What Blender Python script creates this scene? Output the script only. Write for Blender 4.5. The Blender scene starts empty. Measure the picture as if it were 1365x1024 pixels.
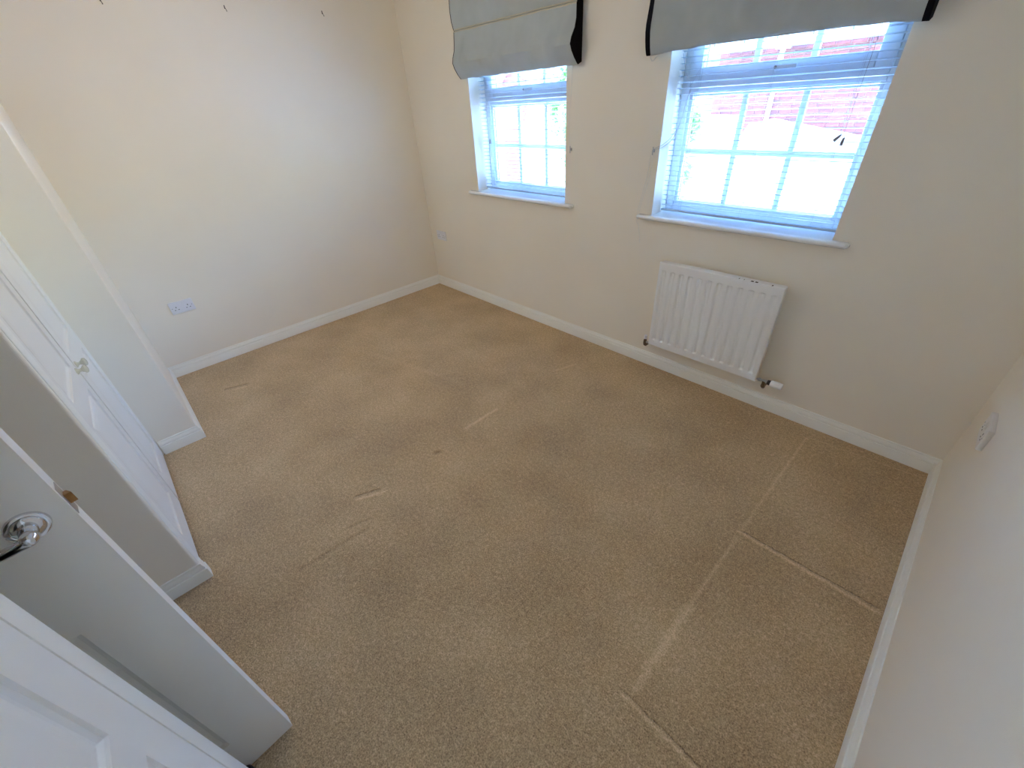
import bpy, bmesh, math, random
from mathutils import Vector, Matrix
random.seed(7)
PI = math.pi
scene = bpy.context.scene
COL = scene.collection

# ------------------------------------------------------------------ camera, sky, sun, exposure
cam_d = bpy.data.cameras.new('camera')
cam = bpy.data.objects.new('camera', cam_d)
COL.objects.link(cam)
cam_d.sensor_fit = 'HORIZONTAL'
cam_d.sensor_width = 36.0
cam_d.lens = 551.394 / 1365.0 * 36.0
cam_d.clip_start = 0.02
cam_d.clip_end = 500
_R = Matrix(((0.68955, 0.72190, -0.05844), (0.37748, -0.42700, -0.82171), (-0.61815, 0.54455, -0.56694)))
_r, _d, _f = (Vector(_R[0]).normalized(), Vector(_R[1]), Vector(_R[2]).normalized())
_d = _f.cross(_r).normalized()
_r = _d.cross(_f).normalized()
cam.matrix_world = Matrix(((_r.x, -_d.x, -_f.x, 3.748), (_r.y, -_d.y, -_f.y, -2.360), (_r.z, -_d.z, -_f.z, 1.600), (0, 0, 0, 1)))
scene.camera = cam

SUN_EL, SUN_AZ = math.radians(62), math.radians(-118)      # high sun behind this house, shining on the fronts opposite
w = bpy.data.worlds.new('sky')
scene.world = w
w.use_nodes = True
nt = w.node_tree
nt.nodes.clear()
out = nt.nodes.new('ShaderNodeOutputWorld')
bg = nt.nodes.new('ShaderNodeBackground')
sky = nt.nodes.new('ShaderNodeTexSky')
sky.sky_type = 'NISHITA'
sky.sun_disc = False
sky.sun_elevation = SUN_EL
sky.sun_rotation = PI
sky.dust_density = 0.6
sky.air_density = 1.3
sky.ozone_density = 2.0
bg.inputs['Strength'].default_value = 2.5
tint = nt.nodes.new('ShaderNodeMix')            # white balance of the daylight
tint.data_type = 'RGBA'
tint.blend_type = 'MULTIPLY'
tint.inputs[0].default_value = 1.0
tint.inputs[7].default_value = (0.76, 1.0, 1.30, 1)
nt.links.new(sky.outputs[0], tint.inputs[6])
nt.links.new(tint.outputs[2], bg.inputs[0])
nt.links.new(bg.outputs[0], out.inputs[0])

sd = bpy.data.lights.new('sun', 'SUN')
sd.energy = 2.6
sd.angle = math.radians(0.6)
sd.color = (1.0, 0.95, 0.86)
sun = bpy.data.objects.new('sun', sd)
COL.objects.link(sun)
sv = Vector((math.cos(SUN_EL) * math.cos(SUN_AZ), math.cos(SUN_EL) * math.sin(SUN_AZ), math.sin(SUN_EL)))
sun.rotation_euler = sv.to_track_quat('Z', 'Y').to_euler()

def portal(x0, x1, z0, z1, y):
    l = bpy.data.lights.new('sky_portal', 'AREA')
    l.shape = 'RECTANGLE'
    l.size, l.size_y = x1 - x0, z1 - z0
    l.cycles.is_portal = True
    o = bpy.data.objects.new('sky_portal', l)
    COL.objects.link(o)
    o.location = ((x0 + x1) / 2, y, (z0 + z1) / 2)
    o.rotation_euler = (-PI / 2, 0, 0)
portal(2.40, 3.36, 0.96, 2.10, 0.32)
portal(0.81, 1.78, 0.96, 2.10, 0.32)

# added fill light for the room; its made-up fitting is built further down
ld_ = bpy.data.lights.new('added_fill_light', 'POINT')
ld_.energy = 3.2
ld_.color = (1.0, 0.88, 0.70)
ld_.shadow_soft_size = 0.10
ldo = bpy.data.objects.new('added_fill_light', ld_)
COL.objects.link(ldo)
ldo.location = (1.45, -1.60, 2.12)

vs = scene.view_settings
vs.view_transform = 'Standard'
vs.look = 'None'
vs.gamma = 1.0
vs.use_curve_mapping = False
vs.exposure = 1.96
scene.cycles.max_bounces = 14
scene.cycles.diffuse_bounces = 10
scene.cycles.glossy_bounces = 4
scene.cycles.transparent_max_bounces = 24
scene.cycles.sample_clamp_indirect = 20.0
scene.cycles.sample_clamp_direct = 0.34      # the camera's white saturates just above full exposure
scene.cycles.use_denoising = True

# ------------------------------------------------------------------ materials
def mat(name, col, rough=0.5, metal=0.0, noise=None, bump=None, spec=0.5, coat=0.0):
    m = bpy.data.materials.new(name)
    m.use_nodes = True
    t = m.node_tree
    b = t.nodes['Principled BSDF']
    b.inputs['Base Color'].default_value = (*col, 1)
    b.inputs['Roughness'].default_value = rough
    b.inputs['Metallic'].default_value = metal
    b.inputs['Specular IOR Level'].default_value = spec
    b.inputs['Coat Weight'].default_value = coat
    tc = t.nodes.new('ShaderNodeTexCoord')
    if noise:                                   # (scale, amount)
        n = t.nodes.new('ShaderNodeTexNoise')
        n.inputs['Scale'].default_value = noise[0]
        n.inputs['Detail'].default_value = 4
        t.links.new(tc.outputs['Object'], n.inputs['Vector'])
        r = t.nodes.new('ShaderNodeValToRGB')
        a = noise[1]
        r.color_ramp.elements[0].position = 0.3
        r.color_ramp.elements[1].position = 0.7
        r.color_ramp.elements[0].color = (*[max(0, c * (1 - a)) for c in col], 1)
        r.color_ramp.elements[1].color = (*[min(1, c * (1 + a)) for c in col], 1)
        t.links.new(n.outputs['Fac'], r.inputs[0])
        t.links.new(r.outputs[0], b.inputs['Base Color'])
    if bump:                                    # (scale, strength, distance)
        n = t.nodes.new('ShaderNodeTexNoise')
        n.inputs['Scale'].default_value = bump[0]
        n.inputs['Detail'].default_value = 3
        t.links.new(tc.outputs['Object'], n.inputs['Vector'])
        bp = t.nodes.new('ShaderNodeBump')
        bp.inputs['Strength'].default_value = bump[1]
        bp.inputs['Distance'].default_value = bump[2]
        t.links.new(n.outputs['Fac'], bp.inputs['Height'])
        t.links.new(bp.outputs[0], b.inputs['Normal'])
    return m

M = {}
M['wall'] = mat('cream_emulsion', (0.86, 0.79, 0.67), 0.62, noise=(1.6, 0.022), bump=(160, 0.12, 0.002), spec=0.3)
M['ceil'] = mat('ceiling_white', (0.83, 0.81, 0.77), 0.8)
M['gloss'] = mat('white_gloss_paint', (0.88, 0.86, 0.79), 0.28, noise=(5, 0.01), spec=0.5)
M['door'] = mat('white_satin_door_paint', (0.83, 0.81, 0.765), 0.34, noise=(3, 0.012), bump=(220, 0.04, 0.001))
M['upvc'] = mat('shade_toned_upvc', (0.60, 0.64, 0.68), 0.22)  # white uPVC, with backlit shade put into a grey-blue base colour
M['sill'] = mat('gloss_white_sill', (0.84, 0.84, 0.82), 0.10, noise=(4, 0.01), coat=0.4)
M['slat'] = mat('shade_toned_slat', (0.40, 0.46, 0.52), 0.35)  # white slats, colour darkened to carry their shade against the bright glass
M['rad'] = mat('white_radiator_enamel', (0.88, 0.88, 0.87), 0.25)
M['plastic'] = mat('white_plastic', (0.80, 0.80, 0.84), 0.3)
M['plate'] = mat('off_white_plastic', (0.80, 0.77, 0.72), 0.3)
M['cream_knob'] = mat('cream_ceramic', (0.70, 0.68, 0.55), 0.2)
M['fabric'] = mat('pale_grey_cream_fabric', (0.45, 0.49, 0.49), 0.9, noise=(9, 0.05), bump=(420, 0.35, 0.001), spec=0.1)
M['tape'] = mat('cream_tape', (0.56, 0.52, 0.41), 0.9, bump=(300, 0.3, 0.001), spec=0.1)
M['black'] = mat('black_fabric_binding', (0.006, 0.006, 0.010), 0.85, spec=0.1, noise=(60, 0.2))
M['cord'] = mat('white_cord', (0.74, 0.74, 0.70), 0.7)
M['greycord'] = mat('grey_cord', (0.40, 0.42, 0.46), 0.7)
M['tassel'] = mat('dull_grey_tassel', (0.24, 0.22, 0.22), 0.4)
M['chrome'] = mat('chrome', (0.72, 0.72, 0.74), 0.07, metal=1.0, noise=(40, 0.03))
M['brass'] = mat('aged_brass', (0.32, 0.17, 0.06), 0.35, metal=0.8, noise=(80, 0.2))
M['steel'] = mat('dull_steel', (0.42, 0.41, 0.40), 0.3, metal=0.9)
M['bronze'] = mat('weathered_valve_brass', (0.17, 0.13, 0.09), 0.4, metal=0.7, noise=(90, 0.3))
M['dark'] = mat('black_plastic', (0.012, 0.012, 0.014), 0.35)
M['hole'] = mat('socket_hole_black', (0.004, 0.004, 0.005), 0.8)
M['chip'] = mat('chipped_rusty_paint', (0.07, 0.045, 0.03), 0.8, noise=(200, 0.4))
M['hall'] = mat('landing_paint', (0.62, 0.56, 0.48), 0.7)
M['brick'] = mat('red_brick', (0.17, 0.062, 0.055), 0.9, noise=(9, 0.45), spec=0.2, bump=(60, 0.4, 0.01))
M['brick2'] = mat('darker_red_brick', (0.12, 0.046, 0.045), 0.9, noise=(9, 0.45), spec=0.2, bump=(60, 0.4, 0.01))
M['mortar'] = mat('pale_mortar', (0.42, 0.35, 0.31), 0.95, noise=(30, 0.15))
M['render'] = mat('white_masonry_render', (0.84, 0.82, 0.80), 0.9, noise=(4, 0.03), bump=(50, 0.3, 0.01))
M['paving'] = mat('pale_paving', (0.42, 0.41, 0.40), 0.9, noise=(3, 0.08))
M['tile'] = mat('pale_concrete_roof_tile', (0.50, 0.42, 0.38), 0.85, noise=(7, 0.2))
M['leaf'] = mat('green_leaf', (0.10, 0.24, 0.04), 0.55, noise=(5, 0.4))
M['leaf2'] = mat('pale_green_leaf', (0.20, 0.36, 0.09), 0.55, noise=(5, 0.3))
M['bark'] = mat('bark', (0.12, 0.08, 0.055), 0.9, noise=(20, 0.4))

def glass():
    m = bpy.data.materials.new('window_glass')
    m.use_nodes = True
    t = m.node_tree
    t.nodes.clear()
    o = t.nodes.new('ShaderNodeOutputMaterial')
    mx = t.nodes.new('ShaderNodeMixShader')
    tr = t.nodes.new('ShaderNodeBsdfTransparent')
    tr.inputs[0].default_value = (0.95, 0.98, 1.0, 1)
    gl = t.nodes.new('ShaderNodeBsdfGlossy')
    gl.inputs['Roughness'].default_value = 0.02
    lw = t.nodes.new('ShaderNodeLayerWeight')
    pw = t.nodes.new('ShaderNodeMath'); pw.operation = 'POWER'; pw.inputs[1].default_value = 5
    ma = t.nodes.new('ShaderNodeMath'); ma.operation = 'MULTIPLY_ADD'; ma.inputs[1].default_value = 0.9; ma.inputs[2].default_value = 0.06
    t.links.new(lw.outputs['Facing'], pw.inputs[0]); t.links.new(pw.outputs[0], ma.inputs[0]); t.links.new(ma.outputs[0], mx.inputs[0])
    t.links.new(tr.outputs[0], mx.inputs[1])
    t.links.new(gl.outputs[0], mx.inputs[2])
    t.links.new(mx.outputs[0], o.inputs[0])
    return m
M['glass'] = glass()

# furniture dents and hoover marks in the pile, in floor coordinates: (x0,y0,x1,y1,half width,height sign,strength)
MARKS = [
    (3.574, -0.122, 3.563, -0.93, 0.010, 1.0, 0.55),
    (3.566, -0.98, 3.563, -1.40, 0.012, 1.0, 0.55),
    (3.563, -1.40, 3.567, -1.76, 0.022, 1.0, 0.7),
    (3.560, -0.948, 4.045, -0.948, 0.013, 1.0, 1.0),
    (3.575, -0.935, 4.045, -0.928, 0.005, -1.0, 0.9),
    (3.550, -1.805, 3.80, -1.808, 0.010, 1.0, 1.0),
    (3.550, -1.792, 3.80, -1.796, 0.004, -1.0, 0.8),
    (3.572, -0.108, 4.063, -0.066, 0.006, 1.0, 0.5),
    (2.133, -1.332, 2.133, -1.085, 0.016, 1.0, 0.8),
    (2.105, -0.52, 2.165, -0.36, 0.013, 1.0, 0.5),
    (2.155, -2.045, 2.215, -1.915, 0.014, 1.0, 0.8),
    (2.130, -2.04, 2.175, -1.93, 0.010, -1.0, 0.8),
    (2.172, -1.575, 2.180, -1.560, 0.022, -1.0, 0.9),
    (0.50, -2.24, 0.545, -2.11, 0.018, -1.0, 0.8),
    (0.55, -2.20, 0.58, -2.13, 0.014, 1.0, 0.5),
    (2.33, -2.39, 2.353, -2.09, 0.016, -1.0, 0.45),
    (2.28, -2.15, 2.31, -2.05, 0.012, -1.0, 0.45),
    (0.9, -1.25, 1.75, -1.05, 0.030, 1.0, 0.18),
]
def carpet():
    m = bpy.data.materials.new('beige_twist_carpet')
    m.use_nodes = True
    t = m.node_tree
    N, L = t.nodes, t.links
    b = N['Principled BSDF']
    b.inputs['Roughness'].default_value = 0.95
    b.inputs['Specular IOR Level'].default_value = 0.08
    b.inputs['Sheen Weight'].default_value = 0.25
    b.inputs['Sheen Roughness'].default_value = 0.6
    tc = N.new('ShaderNodeTexCoord')
    P = tc.outputs['Object']
    def math_(op, a, c=None, clamp=False):
        n = N.new('ShaderNodeMath'); n.operation = op; n.use_clamp = clamp
        for i, v in enumerate((a, c)):
            if v is None: continue
            if isinstance(v, (int, float)): n.inputs[i].default_value = v
            else: L.new(v, n.inputs[i])
        return n.outputs[0]
    def noise(scale, det, rough=0.5):
        n = N.new('ShaderNodeTexNoise')
        n.inputs['Scale'].default_value = scale
        n.inputs['Detail'].default_value = det
        n.inputs['Roughness'].default_value = rough
        L.new(P, n.inputs['Vector'])
        return n.outputs['Fac']
    fine = noise(230, 3, 0.65)
    mid = noise(70, 3, 0.6)
    broad = noise(2.4, 3, 0.55)
    vo = N.new('ShaderNodeTexVoronoi'); vo.inputs['Scale'].default_value = 190
    L.new(P, vo.inputs['Vector'])
    sx = N.new('ShaderNodeSeparateXYZ'); L.new(P, sx.inputs[0])
    X, Y = sx.outputs[0], sx.outputs[1]
    wob = math_('MULTIPLY', math_('SUBTRACT', noise(16, 2), 0.5), 0.016)
    Xw, Yw = math_('ADD', X, wob), math_('ADD', Y, wob)
    acc_p = acc_n = None
    for x0, y0, x1, y1, hw, sg, st in MARKS:
        dx, dy = x1 - x0, y1 - y0
        l2 = dx * dx + dy * dy
        px, py = math_('SUBTRACT', Xw, x0), math_('SUBTRACT', Yw, y0)
        h = math_('DIVIDE', math_('ADD', math_('MULTIPLY', px, dx), math_('MULTIPLY', py, dy)), l2, True)
        ex = math_('SUBTRACT', px, math_('MULTIPLY', h, dx))
        ey = math_('SUBTRACT', py, math_('MULTIPLY', h, dy))
        d = math_('SQRT', math_('ADD', math_('MULTIPLY', ex, ex), math_('MULTIPLY', ey, ey)))
        v = math_('MULTIPLY', math_('SUBTRACT', 1.0, math_('DIVIDE', d, hw), True), st)
        if sg > 0: acc_p = v if acc_p is None else math_('MAXIMUM', acc_p, v)
        else: acc_n = v if acc_n is None else math_('MAXIMUM', acc_n, v)
    val = math_('ADD', math_('MULTIPLY', fine, 0.9), math_('MULTIPLY', mid, 0.35))
    val = math_('ADD', val, math_('MULTIPLY', vo.outputs['Distance'], 0.25))
    val = math_('ADD', val, math_('MULTIPLY', broad, 0.30))
    val = math_('SUBTRACT', val, 0.42)
    val = math_('ADD', val, math_('MULTIPLY', acc_p, 0.20))
    val = math_('SUBTRACT', val, math_('MULTIPLY', acc_n, 0.22))
    r = N.new('ShaderNodeValToRGB')
    e = r.color_ramp.elements
    e[0].position, e[0].color = 0.18, (0.150, 0.085, 0.034, 1)
    e[1].position, e[1].color = 0.82, (0.90, 0.67, 0.41, 1)
    k = r.color_ramp.elements.new(0.5); k.color = (0.55, 0.37, 0.185, 1)
    L.new(val, r.inputs[0])
    L.new(r.outputs[0], b.inputs['Base Color'])
    hgt = math_('ADD', math_('MULTIPLY', fine, 0.8), math_('MULTIPLY', mid, 0.5))
    hgt = math_('ADD', hgt, math_('MULTIPLY', acc_p, 0.5))
    hgt = math_('SUBTRACT', hgt, math_('MULTIPLY', acc_n, 0.8))
    bp = N.new('ShaderNodeBump')
    bp.inputs['Strength'].default_value = 0.7
    bp.inputs['Distance'].default_value = 0.008
    L.new(hgt, bp.inputs['Height'])
    L.new(bp.outputs[0], b.inputs['Normal'])
    return m
M['carpet'] = carpet()

# ------------------------------------------------------------------ mesh helpers
class MB:
    def __init__(s):
        s.bm = bmesh.new()
    def box(s, a, b, bev=0.0, seg=2):
        t = bmesh.new()
        bmesh.ops.create_cube(t, size=1.0)
        A, B = Vector(a), Vector(b)
        c, d = (A + B) / 2, B - A
        for v in t.verts:
            v.co = Vector((c.x + v.co.x * d.x, c.y + v.co.y * d.y, c.z + v.co.z * d.z))
        if bev > 0:
            bmesh.ops.bevel(t, geom=list(t.edges), offset=bev, segments=seg, affect='EDGES', profile=0.5)
        return s.merge(t)
    def merge(s, t, mtx=None):
        if mtx is not None:
            t.transform(mtx)
        me = bpy.data.meshes.new('tmp')
        t.to_mesh(me); t.free()
        s.bm.from_mesh(me)
        bpy.data.meshes.remove(me)
        return s
    def rings(s, rings, caps=True, closed=True):
        R = [[s.bm.verts.new(p) for p in r] for r in rings]
        n = len(R[0])
        for i in range(len(R) - 1):
            for j in range(n if closed else n - 1):
                k = (j + 1) % n
                s.bm.faces.new((R[i][j], R[i][k], R[i + 1][k], R[i + 1][j]))
        if caps and closed:
            s.bm.faces.new(list(reversed(R[0])))
            s.bm.faces.new(R[-1])
        return s
    def tube(s, pts, rad, n=8):
        pts = [Vector(p) for p in pts]
        rr = rad if isinstance(rad, (list, tuple)) else [rad] * len(pts)
        rings = []
        up = None
        for i, p in enumerate(pts):
            d = (pts[min(i + 1, len(pts) - 1)] - pts[max(i - 1, 0)]).normalized()
            if up is None:
                up = Vector((0, 0, 1)) if abs(d.z) < 0.9 else Vector((1, 0, 0))
            a = d.cross(up).normalized(); up = a.cross(d).normalized()
            rings.append([p + (a * math.cos(2 * PI * k / n) + up * math.sin(2 * PI * k / n)) * rr[i] for k in range(n)])
        return s.rings(rings)
    def lathe(s, prof, n=24, mtx=None):         # prof: (radius, height) along +z
        t = MB()
        t.rings([[(r * math.cos(2 * PI * k / n), r * math.sin(2 * PI * k / n), h) for k in range(n)] for r, h in prof])
        return s.merge(t.bm, mtx)
    def extrude(s, prof, a, b, frame):          # prof 2D (u,v); frame(u,v,t)->xyz ; t from a to b
        return s.rings([[frame(u, v, a) for u, v in prof], [frame(u, v, b) for u, v in prof]])
    def build(s, name, m, parent=None, smooth=False, loc=None):
        bmesh.ops.recalc_face_normals(s.bm, faces=list(s.bm.faces))
        me = bpy.data.meshes.new(name)
        s.bm.to_mesh(me); s.bm.free()
        me.materials.append(m)
        if smooth:
            for p in me.polygons: p.use_smooth = True
            me.set_sharp_from_angle(angle=math.radians(35))
        o = bpy.data.objects.new(name, me)
        COL.objects.link(o)
        if parent: o.parent = parent
        if loc: o.location = loc
        return o

def struct(o):
    o['kind'] = 'structure'
    return o
def empty(name, loc=(0, 0, 0), rz=0.0):
    o = bpy.data.objects.new(name, None)
    COL.objects.link(o)
    o.location = loc
    o.rotation_euler.z = rz
    o.empty_display_size = 0.05
    return o
def tag(o, label, cat, group=None):
    o['label'] = label; o['category'] = cat
    if group: o['group'] = group
    return o
def same(name, me, parent, loc=(0, 0, 0), rot=(0, 0, 0)):
    o = bpy.data.objects.new(name, me)
    COL.objects.link(o)
    o.parent = parent; o.location = loc; o.rotation_euler = rot
    return o

# ------------------------------------------------------------------ room dimensions (metres)
W = 4.078          # window wall runs along x from 0 to W at y = 0
H = 2.42
YL = -2.486        # step of the left wall boxing
XB = 0.984         # boxing width
YC = -2.684        # plane of the built-in closets
X2 = 2.071         # end of the left closet
X3 = 3.010         # start of the right closet
YE = -3.42         # entrance wall
WIN = {1: (2.424, 3.342), 2: (0.824, 1.756)}
ZS, ZT = 0.985, 2.07      # sill and head of the openings
TH = 0.32

# floor
f = MB(); f.box((-0.05, -4.75, -0.25), (W + 0.05, 0.0, 0.0)); struct(f.build('floor', M['carpet']))
c = MB(); c.box((-0.3, -4.8, H), (W + 0.3, TH, H + 0.25)); struct(c.build('ceiling', M['ceil']))
# window wall, built round its two openings with their reveals
wb = MB()
xs = [-0.25, WIN[2][0], WIN[2][1], WIN[1][0], WIN[1][1], W + 0.25]
for i in (0, 2, 4):
    wb.box((xs[i], 0, -0.25), (xs[i + 1], TH, H))
for i in (1, 3):
    wb.box((xs[i], 0, -0.25), (xs[i + 1], TH, ZS - 0.025))
    wb.box((xs[i], 0, ZT), (xs[i + 1], TH, H))
bmesh.ops.remove_doubles(wb.bm, verts=list(wb.bm.verts), dist=1e-5)
struct(wb.build('wall_back', M['wall']))
l = MB(); l.box((-0.25, YL - 0.02, -0.25), (0, 0, H)); struct(l.build('wall_left', M['wall']))
r = MB(); r.box((W, -4.8, -0.25), (W + 0.25, 0, H)); struct(r.build('wall_right', M['wall']))
# boxing that steps out from the left wall before the left closet
bx = MB()
bx.box((-0.25, YC - 0.05, 0), (XB, YL, H), 0.004, 2)
struct(bx.build('wall_left_boxing', M['wall'], smooth=False))
# wall over and beside the left closet
DH = 1.99
cl = MB()
cl.box((XB, YC - 0.08, DH + 0.06), (X2, YC, H))
cl.box((X2 - 0.045, YE, 0), (X2, YC, H), 0.009, 4)
struct(cl.build('wall_left_closet', M['wall']))
cb = MB(); cb.box((-0.25, YE - 0.1, 0), (X2 - 0.05, YE, H)); cb.box((-0.25, YE, 0), (-0.15, YC, H)); struct(cb.build('wall_closet_back', M['hall']))
cr = MB()
cr.box((X3, YE, 0), (X3 + 0.03, YC - 0.03, H))
cr.box((X3, YC - 0.08, DH + 0.06), (W, YC, H))
struct(cr.build('wall_right_closet', M['wall']))
# entrance wall with its doorway and the landing behind it
DX0, DX1 = 2.14, 2.925
ew = MB()
ew.box((X2 - 0.05, YE - 0.1, 0), (DX0, YE, H)); ew.box((DX1, YE - 0.1, 0), (W, YE, H)); ew.box((DX0, YE - 0.1, 2.02), (DX1, YE, H))
struct(ew.build('wall_front', M['wall']))
la = MB()
la.box((1.3, -4.8, 0), (W, -4.7, H)); la.box((1.2, -4.8, 0), (1.3, YE - 0.1, H))
struct(la.build('wall_landing', M['hall']))
tr = MB()
for a, b in (((DX0, YE - 0.1, 0), (DX0 + 0.03, YE, 2.02)), ((DX1 - 0.03, YE - 0.1, 0), (DX1, YE, 2.02)), ((DX0 + 0.03, YE - 0.1, 1.99), (DX1 - 0.03, YE, 2.02))):
    tr.box(a, b, 0.002)
struct(tr.build('trim_1', M['gloss']))

# ------------------------------------------------------------------ skirting boards
SK_H, SK_T = 0.090, 0.016
PROF = [(0, 0), (SK_T, 0), (SK_T, 0.054), (SK_T - 0.001, 0.056), (SK_T - 0.0055, 0.0575), (SK_T - 0.0055, 0.0605), (SK_T - 0.0035, 0.063),
        (SK_T - 0.0035, 0.067), (SK_T - 0.006, 0.074), (SK_T - 0.0095, 0.080), (SK_T - 0.0115, 0.0815), (SK_T - 0.0095, 0.084), (SK_T - 0.0100, 0.088), (SK_T - 0.0120, 0.090), (0, 0.090)]
def skirting(name, p0, p1, nrm, m0=0, m1=0):
    """run from p0 to p1 against a wall whose normal into the room is nrm; m = +1/-1 mitres the end outwards/inwards"""
    p0, p1, n = Vector((*p0, 0)), Vector((*p1, 0)), Vector((*nrm, 0))
    d = (p1 - p0).normalized()
    mb = MB()
    mb.rings([[p0 + n * u - d * (m0 * u) + Vector((0, 0, v)) for u, v in PROF],
              [p1 + n * u + d * (m1 * u) + Vector((0, 0, v)) for u, v in PROF]])
    return struct(mb.build(name, M['gloss'], smooth=True))
skirting('baseboard_back', (0, 0), (W, 0), (0, -1), -1, -1)
skirting('baseboard_left', (0, YL), (0, 0), (1, 0), -1, -1)
skirting('baseboard_right', (W, 0), (W, YC), (-1, 0), -1, 0)
skirting('baseboard_left_boxing', (0, YL), (XB, YL), (0, 1), -1, 1)
skirting('baseboard_left_boxing_side', (XB, YL), (XB, YC + 0.001), (1, 0), 1, 0)
skirting('baseboard_left_closet_side', (X2, YC), (X2, YE), (1, 0), 1, -1)
skirting('baseboard_left_closet_end', (X2 - 0.03, YC), (X2, YC), (0, 1), 0, 1)

# ------------------------------------------------------------------ moulded doors
def panel_door_mb(w_, h_, t_, xs_, zs_, body_bev=True):
    """leaf in local x 0..w, y -t/2..t/2, z 0..h ; xs_/zs_ lists of panel (start,end)"""
    mb = MB()
    bm = mb.bm
    gx = sorted({0, w_, *[a for p in xs_ for a in p]})
    gz = sorted({0, h_, *[a for p in zs_ for a in p]})
    cache = {}
    def V(x, y, z):
        k = (round(x, 5), round(y, 5), round(z, 5))
        if k not in cache: cache[k] = bm.verts.new(k)
        return cache[k]
    for sgn in (1, -1):
        yf = sgn * t_ / 2
        for i in range(len(gx) - 1):
            for j in range(len(gz) - 1):
                x0, x1, z0, z1 = gx[i], gx[i + 1], gz[j], gz[j + 1]
                isp = any(abs(x0 - a) < 1e-6 and abs(x1 - b) < 1e-6 for a, b in xs_) and any(abs(z0 - a) < 1e-6 and abs(z1 - b) < 1e-6 for a, b in zs_)
                if not isp:
                    bm.faces.new((V(x0, yf, z0), V(x1, yf, z0), V(x1, yf, z1), V(x0, yf, z1)))
                    continue
                prev = (x0, x1, z0, z1, 0)
                for off, dep in ((0.002, 0.0055), (0.010, 0.0095), (0.018, 0.0110), (0.021, 0.0110), (0.026, 0.0040), (0.046, 0.0010)):
                    cur = (x0 + off, x1 - off, z0 + off, z1 - off, dep)
                    def C(q): 
                        yy = yf - sgn * q[4]
                        return [V(q[0], yy, q[2]), V(q[1], yy, q[2]), V(q[1], yy, q[3]), V(q[0], yy, q[3])]
                    A, B = C(prev), C(cur)
                    for k in range(4):
                        bm.faces.new((A[k], A[(k + 1) % 4], B[(k + 1) % 4], B[k]))
                    prev = cur
                bm.faces.new(C(prev))
    for i in range(len(gx) - 1):
        for z in (0, h_):
            bm.faces.new((V(gx[i], -t_ / 2, z), V(gx[i + 1], -t_ / 2, z), V(gx[i + 1], t_ / 2, z), V(gx[i], t_ / 2, z)))
    for j in range(len(gz) - 1):
        for x in (0, w_):
            bm.faces.new((V(x, -t_ / 2, gz[j]), V(x, -t_ / 2, gz[j + 1]), V(x, t_ / 2, gz[j + 1]), V(x, t_ / 2, gz[j])))
    return mb

def knob_mb():
    return MB().lathe([(0.0005, 0), (0.013, 0), (0.0125, 0.003), (0.0065, 0.008), (0.006, 0.014), (0.010, 0.020), (0.0155, 0.025), (0.0165, 0.029), (0.014, 0.033), (0.007, 0.0355), (0.0005, 0.036)],
                      20, Matrix.Rotation(-PI / 2, 4, 'X'))

def closet_leaf(name, x0, w_, knob_x):
    o = panel_door_mb(w_, DH - 0.02, 0.035, [(0.070, w_ - 0.070)], [(0.125, 0.735), (0.835, 1.86)]).build(name, M['door'], smooth=False, loc=(x0, YC - 0.0175 - 0.006, 0.018))
    struct(o)
    if knob_x is not None:
        k = knob_mb().build('knob', M['cream_knob'], o, smooth=True)
        k.location = (knob_x - x0, 0.0175, 0.80)
    return o
closet_leaf('door_2', XB + 0.011, 0.492, 1.462)
closet_leaf('door_3', 1.5045, 0.488, 1.542)
# closet jamb at the open end of the left closet: a rounded white post
jb = MB()
jb.box((1.996, YC - 0.06, 0), (2.058, YC + 0.003, DH + 0.06), 0.004, 3)
jb.box((XB, YC - 0.06, 0), (XB + 0.010, YC - 0.004, DH + 0.04), 0.002)
jb.box((XB + 0.01, YC - 0.06, DH + 0.005), (1.996, YC - 0.002, DH + 0.05), 0.002)
struct(jb.build('trim_2', M['gloss'], smooth=True))
# right closet next to the camera
d4 = panel_door_mb(0.495, DH - 0.02, 0.035, [(0.085, 0.410)], [(0.125, 0.735), (0.835, 1.86)]).build('door_4', M['door'], loc=(3.0575, YC - 0.0185, 0.012))
struct(d4)
d5 = panel_door_mb(0.495, DH - 0.02, 0.035, [(0.085, 0.410)], [(0.125, 0.735), (0.835, 1.86)]).build('door_5', M['door'], loc=(3.5555, YC - 0.0185, 0.012))
struct(d5)
jr = MB()
jr.box((X3, YC - 0.075, 0), (3.054, YC, DH + 0.05), 0.003, 2)
jr.box((3.054, YC - 0.075, DH), (W - 0.02, YC, DH + 0.05), 0.003, 2)
jr.box((4.054, YC - 0.075, 0), (W, YC, DH), 0.003, 2)
struct(jr.build('trim_3', M['gloss'], smooth=True))

# entrance door, standing open into the room
EW_, ET = 0.762, 0.040
ang = math.atan2(-0.997, 0.072)
d1 = panel_door_mb(EW_, 1.975, ET, [(0.117, 0.345), (0.417, 0.645)], [(0.165, 0.80), (1.04, 1.56), (1.66, 1.87)]).build('door_1', M['door'])
struct(d1)
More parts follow.
